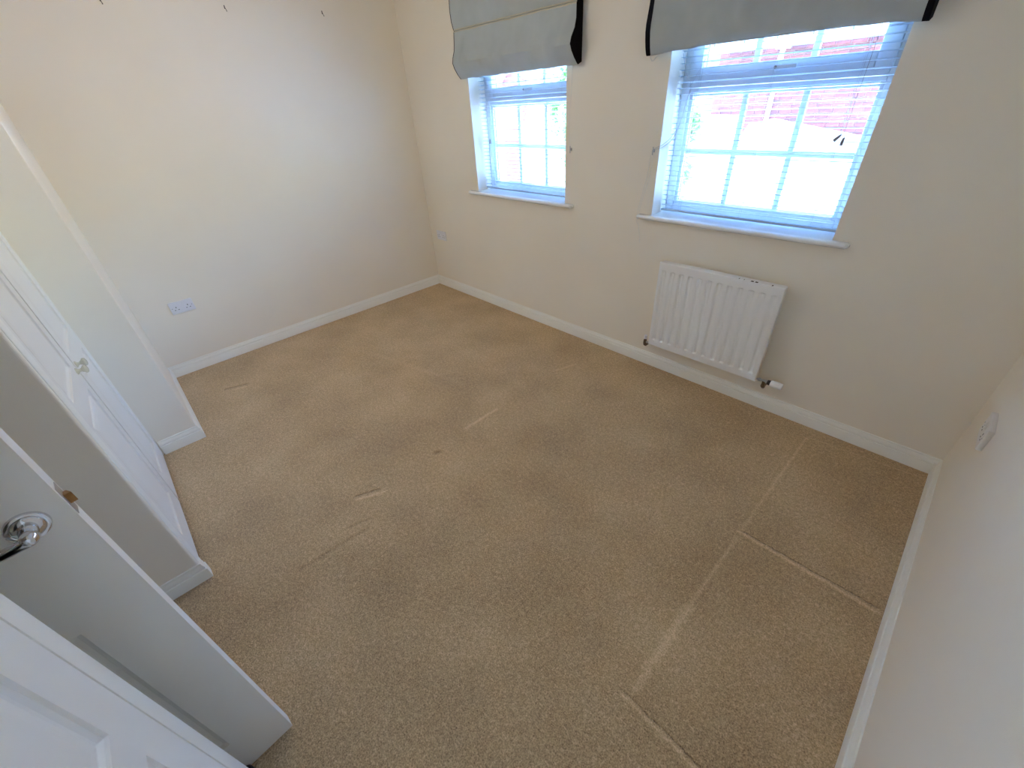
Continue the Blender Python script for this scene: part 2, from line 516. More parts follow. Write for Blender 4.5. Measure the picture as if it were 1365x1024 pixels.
# local x runs from the latch edge to the hinge; local +y is the face turned to the camera
d1.location = (2.869 - 0.020, -2.611, 0.012)
d1.rotation_euler.z = ang
lx = 0.053
face = ET / 2
rose = MB().lathe([(0.0005, 0.0), (0.0275, 0.0), (0.0275, 0.0035), (0.0262, 0.0055), (0.0225, 0.0065), (0.0205, 0.0060), (0.0195, 0.0075), (0.0165, 0.0092), (0.0120, 0.0098), (0.0118, 0.013), (0.0122, 0.018), (0.0105, 0.026), (0.0112, 0.030), (0.0118, 0.036), (0.0105, 0.042), (0.0065, 0.0460), (0.0005, 0.047)],
                  40, Matrix.Rotation(-PI / 2, 4, 'X')).build('handle_rose', M['chrome'], d1, smooth=True)
rose.location = (lx, face, 1.060)
lev = MB()
pts, rad = [], []
for k in range(15):
    s_ = k / 14
    pts.append((0.0 + 0.112 * s_, 0.036 - 0.003 * math.sin(PI * s_), -0.004 - 0.007 * math.sin(s_ * 1.9) + 0.006 * s_ ** 3))
    rad.append(0.0095 - 0.0030 * s_ + (0.0028 if k == 14 else 0))
lev.tube([(-0.006, 0.036, -0.003)] + pts + [(0.119, 0.035, -0.004)], [0.006] + rad + [0.004], 14)
lv = lev.build('lever', M['chrome'], rose, smooth=True)
pl_ = MB().box((-0.0008, -0.0125, -0.031), (0.0006, 0.0125, 0.031), 0.0003).build('latch_plate', M['steel'], d1)
pl_.location = (0.0, 0.0, 1.066)
lb = MB()
lb.rings([[(0.0, -0.007, -0.010), (0.0, 0.007, -0.010), (0.0, 0.007, 0.010), (0.0, -0.007, 0.010)],
          [(-0.006, -0.007, -0.010), (-0.0115, 0.005, -0.010), (-0.0115, 0.005, 0.010), (-0.006, -0.007, 0.010)]])
bolt = lb.build('latch_bolt', M['brass'], d1)
bolt.location = (0.0005, 0.0, 1.066)
for z in (0.20, 1.0, 1.78):
    hb = MB().tube([(EW_ + 0.004, face, z - 0.05), (EW_ + 0.004, face, z + 0.05)], 0.006, 10)
    hb.build('hinge', M['steel'], d1, smooth=True)
ds = MB().lathe([(0.0005, 0), (0.016, 0), (0.017, 0.004), (0.014, 0.012), (0.0165, 0.018), (0.0165, 0.030), (0.013, 0.035), (0.0005, 0.035)], 20).build('door_stop', M['dark'], smooth=True)
ds.location = (2.895, -2.745, 0)
tag(ds, 'small round black rubber door stop on the carpet by the foot of the open door', 'door stop')

# ------------------------------------------------------------------ windows
YF0, YF1 = 0.150, 0.215       # frame depth
YG = 0.185                    # glass
def bar(mb, a, b, bev=0.004):
    mb.box(a, b, bev, 2)
def window(n, knob_):
    x0, x1 = WIN[n]
    root = struct(empty('window_%d' % n, (0, 0, 0)))
    fr = MB()
    fw = 0.045
    zb, ztr0, ztr1 = ZS - 0.01, 1.555, 1.615
    bar(fr, (x0, YF0, zb), (x0 + fw, YF1, ZT)); bar(fr, (x1 - fw, YF0, zb), (x1, YF1, ZT))
    bar(fr, (x0 + fw, YF0, zb), (x1 - fw, YF1, zb + 0.055)); bar(fr, (x0 + fw, YF0, ZT - 0.05), (x1 - fw, YF1, ZT))
    bar(fr, (x0 + fw, YF0, ztr0 + 0.015), (x1 - fw, YF1, ztr1))
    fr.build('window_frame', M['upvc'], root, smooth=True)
    # beading round the fixed light
    bd = MB()
    a0, a1, c0, c1 = x0 + fw, x1 - fw, zb + 0.055, ztr0 + 0.015
    t_ = 0.018
    for A, B in (((a0 - .005, YF0 + .012, c0 - .004), (a0 + t_, YG, c1 + .004)), ((a1 - t_, YF0 + .012, c0 - .004), (a1 + .005, YG, c1 + .004)),
                 ((a0 + t_, YF0 + .012, c0 - .005), (a1 - t_, YG, c0 + t_)), ((a0 + t_, YF0 + .012, c1 - t_), (a1 - t_, YG, c1 + .005))):
        bar(bd, A, B, 0.005)
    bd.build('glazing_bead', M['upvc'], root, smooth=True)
    # top-hung sash standing slightly proud
    sh = MB()
    s0, s1, v0, v1 = x0 + 0.038, x1 - 0.038, 1.612, ZT - 0.035
    sw = 0.062
    bar(sh, (s0, YF0 - 0.016, v0), (s0 + sw, YG, v1), 0.006); bar(sh, (s1 - sw, YF0 - 0.016, v0), (s1, YG, v1), 0.006)
    bar(sh, (s0 + sw, YF0 - 0.016, v0), (s1 - sw, YG, v0 + sw), 0.006); bar(sh, (s0 + sw, YF0 - 0.016, v1 - sw), (s1 - sw, YG, v1), 0.006)
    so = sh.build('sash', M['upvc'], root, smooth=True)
    xm = (x0 + x1) / 2
    hd = MB()
    hd.box((xm - 0.013, YF0 - 0.027, 1.634), (xm + 0.013, YF0 - 0.014, 1.660), 0.004)
    hd.box((xm - 0.010, YF0 - 0.046, 1.640), (xm + 0.010, YF0 - 0.026, 1.656), 0.004)
    hd.box((xm - 0.008, YF0 - 0.050, 1.638), (xm + 0.085, YF0 - 0.040, 1.655), 0.004)
    hd.build('window_handle', M['upvc'], so, smooth=True)
    MB().lathe([(0.0005, 0), (0.0065, 0), (0.0065, 0.003), (0.0005, 0.003)], 14, Matrix.Translation((xm, YF0 - 0.050, 1.647)) @ Matrix.Rotation(PI / 2, 4, 'X')).build('handle_button', M['tassel'], so, smooth=True)
    # black gaskets, glazing bars and panes
    def lights(xa, xb, za, zc, cols, rows, par):
        g = MB(); k = 0.003
        for A, B in (((xa - k, YG - 0.006, za - k), (xa + k, YG + .001, zc + k)), ((xb - k, YG - 0.006, za - k), (xb + k, YG + .001, zc + k)),
                     ((xa, YG - 0.006, za - k), (xb, YG + .001, za + k)), ((xa, YG - 0.006, zc - k), (xb, YG + .001, zc + k))):
            g.box(A, B)
        g.build('gasket', M['dark'], par)
        bw = 0.0135
        X = [xa + (xb - xa) * i / cols for i in range(cols + 1)]
        Z = [za + (zc - za) * i / rows for i in range(rows + 1)]
        for i in range(1, cols):
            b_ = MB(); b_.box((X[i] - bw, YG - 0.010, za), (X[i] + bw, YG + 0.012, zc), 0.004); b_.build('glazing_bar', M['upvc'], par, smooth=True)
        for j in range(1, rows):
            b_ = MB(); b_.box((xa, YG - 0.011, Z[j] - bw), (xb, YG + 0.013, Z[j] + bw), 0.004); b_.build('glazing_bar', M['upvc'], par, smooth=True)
        for i in range(cols):
            for j in range(rows):
                q = MB(); q.rings([[(X[i], YG, Z[j]), (X[i + 1], YG, Z[j]), (X[i + 1], YG, Z[j + 1]), (X[i], YG, Z[j + 1])]], caps=False)
                q.bm.faces.new(list(q.bm.verts))
                q.build('pane', M['glass'], par)
    lights(a0 + t_ - .002, a1 - t_ + .002, c0 + t_ - .002, c1 - t_ + .002, 3, 2, root)
    lights(s0 + sw - .002, s1 - sw + .002, v0 + sw - .002, v1 - sw + .002, 3, 1, so)
    # window board with a rounded nose
    e0, e1 = (x0 - 0.088, x1 + 0.072) if n == 1 else (x0 - 0.105, x1 + 0.080)
    sb = MB()
    pr = [(YF0 + .01, ZS), (-0.024, ZS), (-0.031, ZS - 0.003), (-0.036, ZS - 0.009), (-0.037, ZS - 0.014), (-0.034, ZS - 0.020), (-0.027, ZS - 0.025), (-0.001, ZS - 0.026)]
    nose = [p for p in pr if p[0] < 0] + [(-0.001, ZS)]
    def ringx(x, P, s_=1.0):
        zc = ZS - 0.013
        return [(x, p[0] if s_ == 1 else (p[0] + 0.012), zc + (p[1] - zc) * s_) for p in P]
    sb.rings([ringx(e0, nose, 0.45), ringx(e0 + 0.006, nose, 0.85)] + [ringx(e0 + 0.012, nose)] + [ringx(e1 - 0.012, nose)] + [ringx(e1 - 0.006, nose, 0.85), ringx(e1, nose, 0.45)])
    sb.box((x0, -0.0012, ZS - 0.025), (x1, YF0 + 0.01, ZS))
    sb.build('window_sill', M['sill'], root, smooth=True)
    return root
window(1, True)
window(2, False)

# ------------------------------------------------------------------ venetian blinds
def slat_mesh(w_):
    mb = MB()
    P = []
    for k in range(5):
        u = -0.0125 + 0.025 * k / 4
        P.append((u, 0.0016 * (1 - (u / 0.0125) ** 2)))
    prof = P + [(u, z - 0.0017) for u, z in reversed(P)]
    mb.rings([[(-w_ / 2, u, z) for u, z in prof], [(w_ / 2, u, z) for u, z in prof]])
    o = mb.build('slat', M['slat'], smooth=True)
    me = o.data
    bpy.data.objects.remove(o)
    return me
YB = 0.098
def venetian(n, label, cords):
    x0, x1 = WIN[n]
    xa, xb = x0 + 0.008, x1 - 0.008
    xm = (xa + xb) / 2
    root = empty('venetian_blind', (xm, YB, ZS))
    tag(root, label, 'blind', 'white venetian blinds in the window recesses')
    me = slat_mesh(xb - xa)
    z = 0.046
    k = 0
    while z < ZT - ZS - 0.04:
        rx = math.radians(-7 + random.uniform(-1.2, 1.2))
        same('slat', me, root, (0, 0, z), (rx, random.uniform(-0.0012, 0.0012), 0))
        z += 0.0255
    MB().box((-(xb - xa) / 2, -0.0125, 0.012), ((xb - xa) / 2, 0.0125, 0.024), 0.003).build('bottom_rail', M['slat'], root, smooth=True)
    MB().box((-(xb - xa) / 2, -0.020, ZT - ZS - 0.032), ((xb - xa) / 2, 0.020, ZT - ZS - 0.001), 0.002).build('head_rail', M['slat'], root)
    for fx in ((-0.36, 0.02, 0.34) if n == 2 else (-0.34, 0.0, 0.33)):
        ld = MB()
        for dy in (-0.0135, 0.0135):
            ld.tube([(fx, dy, 0.02), (fx, dy, ZT - ZS - 0.02)], 0.0006, 5)
        ld.tube([(fx + 0.004, 0, 0.02), (fx + 0.004, 0, ZT - ZS - 0.02)], 0.0006, 5)
        ld.build('ladder_cord', M['greycord'], root)
    return root
def tassel(par, p, rx, ry):
    t = MB().lathe([(0.0005, 0), (0.0035, 0), (0.005, -0.004), (0.0065, -0.026), (0.0062, -0.030), (0.0005, -0.030)], 12).build('tassel', M['tassel'], par, smooth=True)
    t.location = p; t.rotation_euler = (rx, ry, 0)
    return t
v1 = venetian(1, 'wide white venetian blind in the right window, twin grey tassels on its cord', None)
def loc(root, p):
    return tuple(Vector(p) - Vector(root.location))
pc = MB()
pc.tube([loc(v1, (3.238, 0.070, ZT - 0.03)), loc(v1, (3.236, 0.071, 1.70)), loc(v1, (3.232, 0.072, 1.405))], 0.0011, 6)
pc.tube([loc(v1, (3.232, 0.072, 1.405)), loc(v1, (3.222, 0.071, 1.388))], 0.0009, 6)
pc.tube([loc(v1, (3.232, 0.072, 1.405)), loc(v1, (3.239, 0.071, 1.380))], 0.0009, 6)
pc.build('pull_cord', M['tassel'], v1)
tassel(v1, loc(v1, (3.224, 0.070, 1.391)), 0.1, 0.75)
tassel(v1, loc(v1, (3.238, 0.070, 1.381)), 0.1, 0.12)
v2 = venetian(2, 'narrow white venetian blind in the left window, dark tassel at its left edge', None)
pc = MB()
pc.tube([loc(v2, (0.935, 0.070, ZT - 0.03)), loc(v2, (0.936, 0.070, 1.35))], 0.0010, 6)
pc.build('pull_cord', M['greycord'], v2)
tassel(v2, loc(v2, (0.936, 0.070, 1.352)), 0, 0.05)

# ------------------------------------------------------------------ roman blinds
def roman(x0, x1, label, bl, br, zbot, ztop_seam, seed, sag, knuckle=True):
    rnd = random.Random(seed)
    root = empty('roman_blind', ((x0 + x1) / 2, 0, zbot))
    tag(root, label, 'blind', 'pale roman blinds with black edges')
    cx, wd = (x0 + x1) / 2, x1 - x0
    ZP = [zbot, zbot + 0.006, zbot + 0.03, zbot + 0.06, zbot + 0.09, zbot + 0.12, zbot + 0.16, zbot + 0.20, zbot + 0.235, zbot + 0.262, zbot + 0.266, zbot + 0.272, zbot + 0.31, zbot + 0.36, zbot + 0.42, zbot + 0.50]
    YP = [-0.042, -0.050, -0.072, -0.092, -0.106, -0.100, -0.082, -0.074, -0.070, -0.066, -0.060, -0.067, -0.078, -0.082, -0.078, -0.060]
    if not knuckle:
        YP = [-0.052, -0.060, -0.070, -0.076, -0.079, -0.079, -0.077, -0.075, -0.072, -0.069, -0.064, -0.070, -0.076, -0.080, -0.078, -0.060]
    NX = 72
    ph = [rnd.uniform(0, 6.28) for _ in range(6)]
    def wr(u, v):
        a = math.sin(u * 37 + ph[0] + 6 * v) * 0.0022 + math.sin(u * 61 + ph[1] - 9 * v) * 0.0013 + math.sin(u * 17 + ph[2] + 11 * v) * 0.0030 + math.sin(u * 95 + ph[3] + 14 * v) * 0.0006
        a = a * 2.6 + 0.0035 * math.exp(-((u - 0.47 - 0.02 * v) / 0.012) ** 2) + 0.004 * math.exp(-((u - 0.64 + 0.10 * v) / 0.02) ** 2)
        return a * min(1, max(0.15, math.sin(PI * min(1, v / 0.56)))) * (1 if v < 0.56 else 0.8)
    def P(u, j):
        z, y = ZP[j], YP[j]
        v = j / 15.0
        dz = sag(u) * max(0, 1 - (z - zbot) / 0.12)
        return Vector((-wd / 2 + wd * u, y - wr(u, (z - zbot) * 2), z - zbot + dz + 0.0016 * math.sin(u * 40 + ph[4]) * (1 if j < 2 else 0)))
    fb = MB()
    b0, b1 = bl / wd, 1 - br / wd
    us = [b0 + (b1 - b0) * i / NX for i in range(NX + 1)]
    front = [[P(u, j) for u in us] for j in range(len(ZP))]
    back = [[q + Vector((0, 0.0025, 0)) for q in row] for row in front]
    # lower return to the back layer
    fb.rings([[Vector((q.x, -0.030, q.z + 0.03)) for q in front[0]]] + front, caps=False, closed=False)
    fo = fb.build('fabric', M['fabric'], root, smooth=True)
    # rear folds
    rf = MB()
    for k, (ya, zz) in enumerate(((-0.045, 0.012), (-0.033, 0.022), (-0.022, 0.034))):
        rf.box((-wd / 2 + 0.006, ya - 0.004, zz), (wd / 2 - 0.006, ya + 0.003, 0.50), 0.0025)
    rf.build('rear_folds', M['fabric'], root, smooth=True)
    tp = MB()
    T = []
    for u in us:
        q = P(u, 10)
        T.append(q)
    for dz in (-0.0062, 0.0062):
        tp.tube([q + Vector((0, -0.0035, dz)) for q in T], 0.0048, 6)
    tp.build('seam_tape', M['tape'], root, smooth=True)
    for side, (ua, ub) in enumerate(((0.0, b0), (b1, 1.0))):
        bn = MB()
        for u_ in (ua, ub):
            pass
        rows = [[P(ua, j) + Vector((0, -0.001, 0)), P(ub, j) + Vector((0, -0.001, 0))] for j in range(len(ZP))]
        xo = -wd / 2 if side == 0 else wd / 2
        R = []
        for j, row in enumerate(rows):
            outer = row[0] if side == 0 else row[1]
            inner = row[1] if side == 0 else row[0]
            bk = Vector((xo, -0.014, outer.z + (0.012 if j < 2 else 0)))
            ib = Vector((inner.x, -0.014, bk.z))
            R.append([inner, outer, bk, ib])
        bn.rings(R)
        bn.build('edge_binding', M['black'], root, smooth=True)
    MB().box((-wd / 2, -0.055, 0.50), (wd / 2, -0.002, 0.545), 0.003).build('head_rail', M['fabric'], root)
    return root
ra = roman(0.797, 1.878, 'pale roman blind with a cream seam, over the left window near the corner', 0.005, 0.004, 1.738, 2.01, 3, lambda u: 0.0)
rb = roman(2.318, 3.392, 'pale roman blind with thick black edges, over the right window above the radiator', 0.024, 0.020, 1.735, 2.0, 11, lambda u: 0.020 * (1 - (2 * u - 1) ** 2) * (0.6 + 0.4 * u), False)
lp = MB()
xs_ = rb.location.x
lp.tube([(2.345 - xs_, -0.060, 0.004), (2.346 - xs_, -0.058, -0.012), (2.352 - xs_, -0.056, -0.022), (2.362 - xs_, -0.055, -0.020), (2.372 - xs_, -0.054, -0.008), (2.390 - xs_, -0.052, 0.002), (2.43 - xs_, -0.050, 0.006)], 0.0016, 6)
lp.build('loose_cord', M['cord'], rb, smooth=True)

# ------------------------------------------------------------------ cleats and cords on the window wall
def cleat(x, z, label):
    root = MB()
    root.box((-0.005, -0.006, -0.008), (0.005, 0.0, 0.008), 0.002)
    root.box((-0.0035, -0.016, -0.005), (0.0035, -0.004, 0.005), 0.0015)
    root.tube([(0.0, -0.015, -0.020), (0, -0.014, -0.010), (0, -0.013, 0.0), (0, -0.014, 0.010), (0, -0.015, 0.020)], [0.002, 0.003, 0.0035, 0.003, 0.002], 8)
    o = root.build('cord_cleat', M['steel'], smooth=True)
    o.location = (x, 0, z)
    return tag(o, label, 'cord cleat', 'cord cleats on the window wall')
cleat(2.392, 1.318, 'small dull metal cord cleat beside the right window, cords hooked on it')
cleat(1.806, 1.311, 'small dull metal cord cleat on the wall just right of the left window')

def smoothpts(P, n=6):
    P = [Vector(p) for p in P]
    out_ = []
    for i in range(len(P) - 1):
        a, b, c_, d_ = P[max(i - 1, 0)], P[i], P[i + 1], P[min(i + 2, len(P) - 1)]
        for k in range(n):
            t_ = k / n
            out_.append(0.5 * ((2 * b) + (-a + c_) * t_ + (2 * a - 5 * b + 4 * c_ - d_) * t_ ** 2 + (-a + 3 * b - 3 * c_ + d_) * t_ ** 3))
    out_.append(P[-1])
    return out_
cd = MB()
cd.tube(smoothpts([(2.452, 0.062, 1.735), (2.480, 0.062, 1.660), (2.515, 0.062, 1.610), (2.518, 0.061, 1.585), (2.505, 0.058, 1.53), (2.495, 0.052, 1.45), (2.468, 0.035, 1.385), (2.430, 0.010, 1.345), (2.410, -0.012, 1.335), (2.393, -0.014, 1.325)]), 0.0010, 6)
cd.tube(smoothpts([(2.590, 0.062, 1.735), (2.560, 0.062, 1.68), (2.520, 0.062, 1.605), (2.507, 0.058, 1.53), (2.498, 0.050, 1.46), (2.475, 0.034, 1.375), (2.435, 0.006, 1.335), (2.408, -0.014, 1.328), (2.392, -0.015, 1.315)]), 0.0010, 6)
cdo = cd.build('blind_cord', M['greycord'], smooth=True)
tag(cdo, 'tangled thin grey lift cord crossing the left side of the right window', 'cord')
cd = MB()
cd.tube(smoothpts([(2.390, -0.016, 1.330), (2.380, -0.014, 1.27), (2.372, -0.012, 1.18), (2.363, -0.040, 1.06), (2.355, -0.044, 1.00), (2.352, -0.043, 0.955), (2.356, -0.030, 0.93)]), 0.0011, 6)
cd.tube(smoothpts([(2.394, -0.016, 1.330), (2.396, -0.014, 1.27), (2.388, -0.012, 1.18), (2.374, -0.042, 1.06), (2.368, -0.046, 1.00), (2.366, -0.043, 0.955), (2.362, -0.020, 0.90), (2.365, -0.010, 0.86), (2.372, -0.010, 0.815)]), 0.0010, 6)
cdo = cd.build('blind_cord', M['cord'], smooth=True)
tag(cdo, 'white cord hanging from the cleat down over the left end of the right sill', 'cord')
cd = MB()
cd.tube(smoothpts([(1.806, -0.016, 1.325), (1.800, -0.02, 1.45), (1.815, -0.025, 1.60), (1.825, -0.025, 1.76)]), 0.0008, 5)
cdo = cd.build('blind_cord', M['cord'])
tag(cdo, 'thin pale cord running down the wall from the left roman blind to its cleat', 'cord')

# ------------------------------------------------------------------ radiator
RX0, RX1, RZ0, RZ1, RY = 2.567, 3.243, 0.203, 0.757, -0.092
rt = empty('radiator', ((RX0 + RX1) / 2, 0, RZ0))
tag(rt, 'white ribbed panel radiator on the window wall, paint chipped at its top right', 'radiator')
ox = (RX0 + RX1) / 2
hw_ = (RX1 - RX0) / 2
def rstep(v, a, b):
    t_ = min(1, max(0, (v - a) / (b - a)))
    return t_ * t_ * (3 - 2 * t_)
NC = 12
pitch = (2 * hw_ - 0.070) / (NC - 1)
cen = [-hw_ + 0.035 + pitch * k for k in range(NC)]
def depth(x, z):
    d = min(abs(x - c_) for c_ in cen)
    a = 1 - rstep(d, 0.005, 0.016)
    e = rstep(z, 0.043, 0.052) * (1 - rstep(z, RZ1 - RZ0 - 0.053, RZ1 - RZ0 - 0.044))
    m_ = 1 - 0.45 * rstep(z, 0.055, 0.10) * (1 - rstep(z, RZ1 - RZ0 - 0.10, RZ1 - RZ0 - 0.055))
    return 0.0105 * a * e * m_
xsr = sorted({round(x, 5) for c_ in cen for x in (c_ - 0.015, c_ - 0.0115, c_ - 0.009, c_ - 0.006, c_, c_ + 0.006, c_ + 0.009, c_ + 0.0115, c_ + 0.015)} | {-hw_ + 0.006, hw_ - 0.006})
hz = RZ1 - RZ0
zsr = [0.008, 0.043, 0.046, 0.049, 0.052, 0.056, 0.08, 0.10, hz / 2, hz - 0.10, hz - 0.08, hz - 0.056, hz - 0.053, hz - 0.050, hz - 0.047, hz - 0.044, hz - 0.008]
fp = MB()
g = [[fp.bm.verts.new((x, RY + depth(x, z), z)) for x in xsr] for z in zsr]
for i in range(len(zsr) - 1):
    for j in range(len(xsr) - 1):
        fp.bm.faces.new((g[i][j], g[i][j + 1], g[i + 1][j + 1], g[i + 1][j]))
# rolled rim back to the body
rim = g[0][:] + [g[i][-1] for i in range(1, len(zsr))] + list(reversed(g[-1][:-1])) + [g[i][0] for i in range(len(zsr) - 2, 0, -1)]
prev = rim
for off, dy in ((0.004, 0.0015), (0.006, 0.006), (0.006, 0.020)):
    nxt = []
    for v in rim:
        sx_ = 1 if v.co.x > 0 else -1
        x = v.co.x + (off if v.co.x > hw_ - 0.0061 else (-off if v.co.x < -hw_ + 0.0061 else 0))
        z = v.co.z + (off if v.co.z > hz - 0.0081 else (-off if v.co.z < 0.0081 else 0))
        nxt.append(fp.bm.verts.new((x, RY + dy, z)))
    for k in range(len(rim)):
        k2 = (k + 1) % len(rim)
        fp.bm.faces.new((prev[k], prev[k2], nxt[k2], nxt[k]))
    prev = nxt
fp.build('front_panel', M['rad'], rt, smooth=True)
bk = MB(); bk.box((-hw_ + 0.003, RY + 0.018, 0.004), (hw_ - 0.003, -0.035, hz - 0.004), 0.004)
for k in range(24):
    x = -hw_ + 0.02 + (2 * hw_ - 0.04) * k / 23
    bk.box((x - 0.002, -0.036, 0.04), (x + 0.002, -0.024, hz - 0.04))
bk.build('rear_panel', M['rad'], rt)
for x in (-hw_ + 0.09, hw_ - 0.09):
    MB().box((x - 0.015, -0.036, 0.08), (x + 0.015, 0.0, hz - 0.08), 0.002).build('wall_bracket', M['rad'], rt)
for a, b_ in ((0.175, 0.188), (0.196, 0.209), (0.275, 0.281), (0.115, 0.118), (0.140, 0.142)):
    ch = MB()
    n_ = 5
    q = [(a + (b_ - a) * i / n_, RY + 0.0022 + 0.004 * ((i * 7) % 3) / 3) for i in range(n_ + 1)]
    ch.rings([[(x, y, hz - 0.0022) for x, y in q] + [(x, RY + 0.014, hz - 0.0012) for x, y in reversed(q)],
              [(x, y, hz - 0.0008) for x, y in q] + [(x, RY + 0.014, hz - 0.0002) for x, y in reversed(q)]])
    ch.build('paint_chip', M['chip'], rt)

# thermostatic valve at the right, lockshield at the left: each turns on its own fitting
tv = empty('radiator_valve', (RX1 + 0.035, 0, 0.175))
tag(tv, 'thermostatic radiator valve with white head and black collar, right of the radiator', 'valve')
RXm = Matrix.Rotation(PI / 2, 4, 'Y')
YV = -0.062
MB().lathe([(0.0005, -0.040), (0.0055, -0.040), (0.0055, -0.028), (0.0095, -0.027), (0.0095, -0.015), (0.0065, -0.014), (0.0075, 0.010), (0.0095, 0.012), (0.0095, 0.020), (0.0005, 0.020)], 14, Matrix.Translation((0, YV, 0.037)) @ RXm).build('valve_tail', M['steel'], tv, smooth=True)
vb = MB(); vb.tube([(0.004, YV, 0.037), (0.004, YV, 0.018), (0.004, YV, 0.004), (0.004, YV + 0.012, -0.008), (0.004, YV + 0.03, -0.011), (0.004, 0.0, -0.011)], [0.0105, 0.010, 0.0115, 0.0105, 0.0075, 0.0075], 12)
vb.build('valve_body', M['bronze'], tv, smooth=True)
MB().lathe([(0.0005, 0.020), (0.0125, 0.020), (0.0145, 0.024), (0.0148, 0.033), (0.0130, 0.036), (0.0005, 0.036)], 20, Matrix.Translation((0, YV, 0.037)) @ RXm).build('collar', M['dark'], tv, smooth=True)
hd = MB().lathe([(0.0005, 0.036), (0.0140, 0.036), (0.0185, 0.041), (0.0195, 0.054), (0.0188, 0.088), (0.0165, 0.096), (0.0005, 0.098)], 24, Matrix.Translation((0, YV, 0.037)) @ RXm).build('thermostat_head', M['rad'], tv, smooth=True)
gr_ = MB()
for k in range(10):
    a = 2 * PI * k / 10
    gr_.box((0.056, YV + 0.0190 * math.cos(a) - 0.0014, 0.037 + 0.0190 * math.sin(a) - 0.0014), (0.084, YV + 0.0190 * math.cos(a) + 0.0014, 0.037 + 0.0190 * math.sin(a) + 0.0014), 0.0008)
gro = gr_.build('grip_ribs', M['plate'], hd, smooth=True); gro['kind'] = 'stuff'
lk = empty('radiator_valve', (RX0 - 0.040, 0, 0.175))
tag(lk, 'small brass valve with white upright cap, left of the radiator', 'valve')
MB().lathe([(0.0005, 0.0), (0.0065, 0.0), (0.0065, 0.032), (0.0005, 0.032)], 12, Matrix.Translation((0.006, YV, 0.022)) @ RXm).build('valve_tail', M['steel'], lk, smooth=True)
vb = MB(); vb.tube([(0.002, YV, 0.044), (0.002, YV, 0.030), (0.002, YV, 0.012), (0.002, YV, 0.0), (0.002, YV + 0.012, -0.010), (0.002, 0.0, -0.012)], [0.008, 0.0105, 0.0115, 0.009, 0.0075, 0.0075], 12)
vb.build('valve_body', M['bronze'], lk, smooth=True)
MB().lathe([(0.0005, 0.044), (0.0095, 0.044), (0.0095, 0.064), (0.0085, 0.070), (0.0005, 0.071)], 16, Matrix.Translation((0.002, YV, 0))).build('valve_cap', M['plastic'], lk, smooth=True)

# ------------------------------------------------------------------ sockets (local: x along wall, y out of the wall is -y)
def socket(loc_, rz, label, dp_=0.009, pm='plastic'):
    root = empty('wall_socket', loc_, rz)
    tag(root, label, 'socket', 'white double wall sockets')
    wd = 0.146
    MB().box((-wd / 2, -dp_, -0.043), (wd / 2, 0, 0.043), 0.0025).build('face_plate', M[pm], root, smooth=True)
    q0 = dp_ - 0.009
    for s_ in (-1, 1):
        cxx = s_ * 0.036
        hl = MB()
        for px, pz, a, b_ in ((0, 0.004, 0.0022, 0.0042), (-0.011, -0.014, 0.0034, 0.0020), (0.011, -0.014, 0.0034, 0.0020)):
            hl.box((cxx + px - a, -0.0096 - q0, pz - b_), (cxx + px + a, -0.0085 - q0, pz + b_))
        hl.build('socket_holes', M['hole'], root)
        sw_ = MB()
        sx_ = s_ * 0.013
        sw_.rings([[(sx_ - 0.0058, -0.0088 - q0, 0.014), (sx_ + 0.0058, -0.0088 - q0, 0.014), (sx_ + 0.0058, -0.0088 - q0, 0.034), (sx_ - 0.0058, -0.0088 - q0, 0.034)],
                   [(sx_ - 0.0052, -0.0135 - q0, 0.0150), (sx_ + 0.0052, -0.0135 - q0, 0.0150), (sx_ + 0.0052, -0.0102 - q0, 0.0330), (sx_ - 0.0052, -0.0102 - q0, 0.0330)]])
        sw_.build('rocker_switch', M[pm], root)
    for px in (-0.061, 0.061):
        MB().lathe([(0.0005, 0), (0.003, 0), (0.003, 0.0008), (0.0005, 0.0008)], 10, Matrix.Translation((px, -dp_, 0)) @ Matrix.Rotation(PI / 2, 4, 'X')).build('screw', M['steel'], root)
    return root
socket((0.0, -2.213, 0.494), PI / 2, 'white double socket on the left wall above the skirting')
socket((0.180, 0.0, 0.527), 0, 'white double socket low in the far corner, left of the windows')
socket((W, -0.395, 0.520), -PI / 2, 'white double socket on the right wall, seen almost edge-on', 0.017, 'plate')

# ------------------------------------------------------------------ picture nails
for y, z, lab in ((-1.857, 2.176, 'dark picture nail on the left wall, leftmost of the row at the top'),
                  (-1.237, 2.176, 'dark picture nail on the left wall, middle of the row at the top'),
                  (-0.605, 2.180, 'dark picture nail on the left wall, the one nearest the window corner')):
    nl = MB()
    nl.tube([(0.0, 0, 0.004), (0.004, 0, 0.001), (0.014, 0.001, -0.013), (0.017, 0.001, -0.019)], [0.0016, 0.0016, 0.0016, 0.0026], 8)
    nl.box((0, -0.003, -0.006), (0.0015, 0.003, 0.012), 0.0006)
    o = nl.build('picture_nail', M['chip'], smooth=True)
    o.location = (0, y, z)
    tag(o, lab, 'nail', 'picture nails along the top of the left wall')

# ------------------------------------------------------------------ made-up fitting for the added fill light (set at the top)
lr = empty('added_fill_lamp', (1.45, -1.60, H))
tag(lr, 'added unseen fill light, bulb in a white holder under the ceiling', 'lamp')
MB().lathe([(0.0005, -0.030), (0.055, -0.028), (0.075, -0.012), (0.078, 0), (0.0005, 0)], 24).build('fill_lamp_rose', M['plastic'], lr, smooth=True)
MB().lathe([(0.0005, -0.085), (0.016, -0.085), (0.020, -0.060), (0.018, -0.030), (0.0005, -0.030)], 16).build('fill_lamp_holder', M['plastic'], lr, smooth=True)

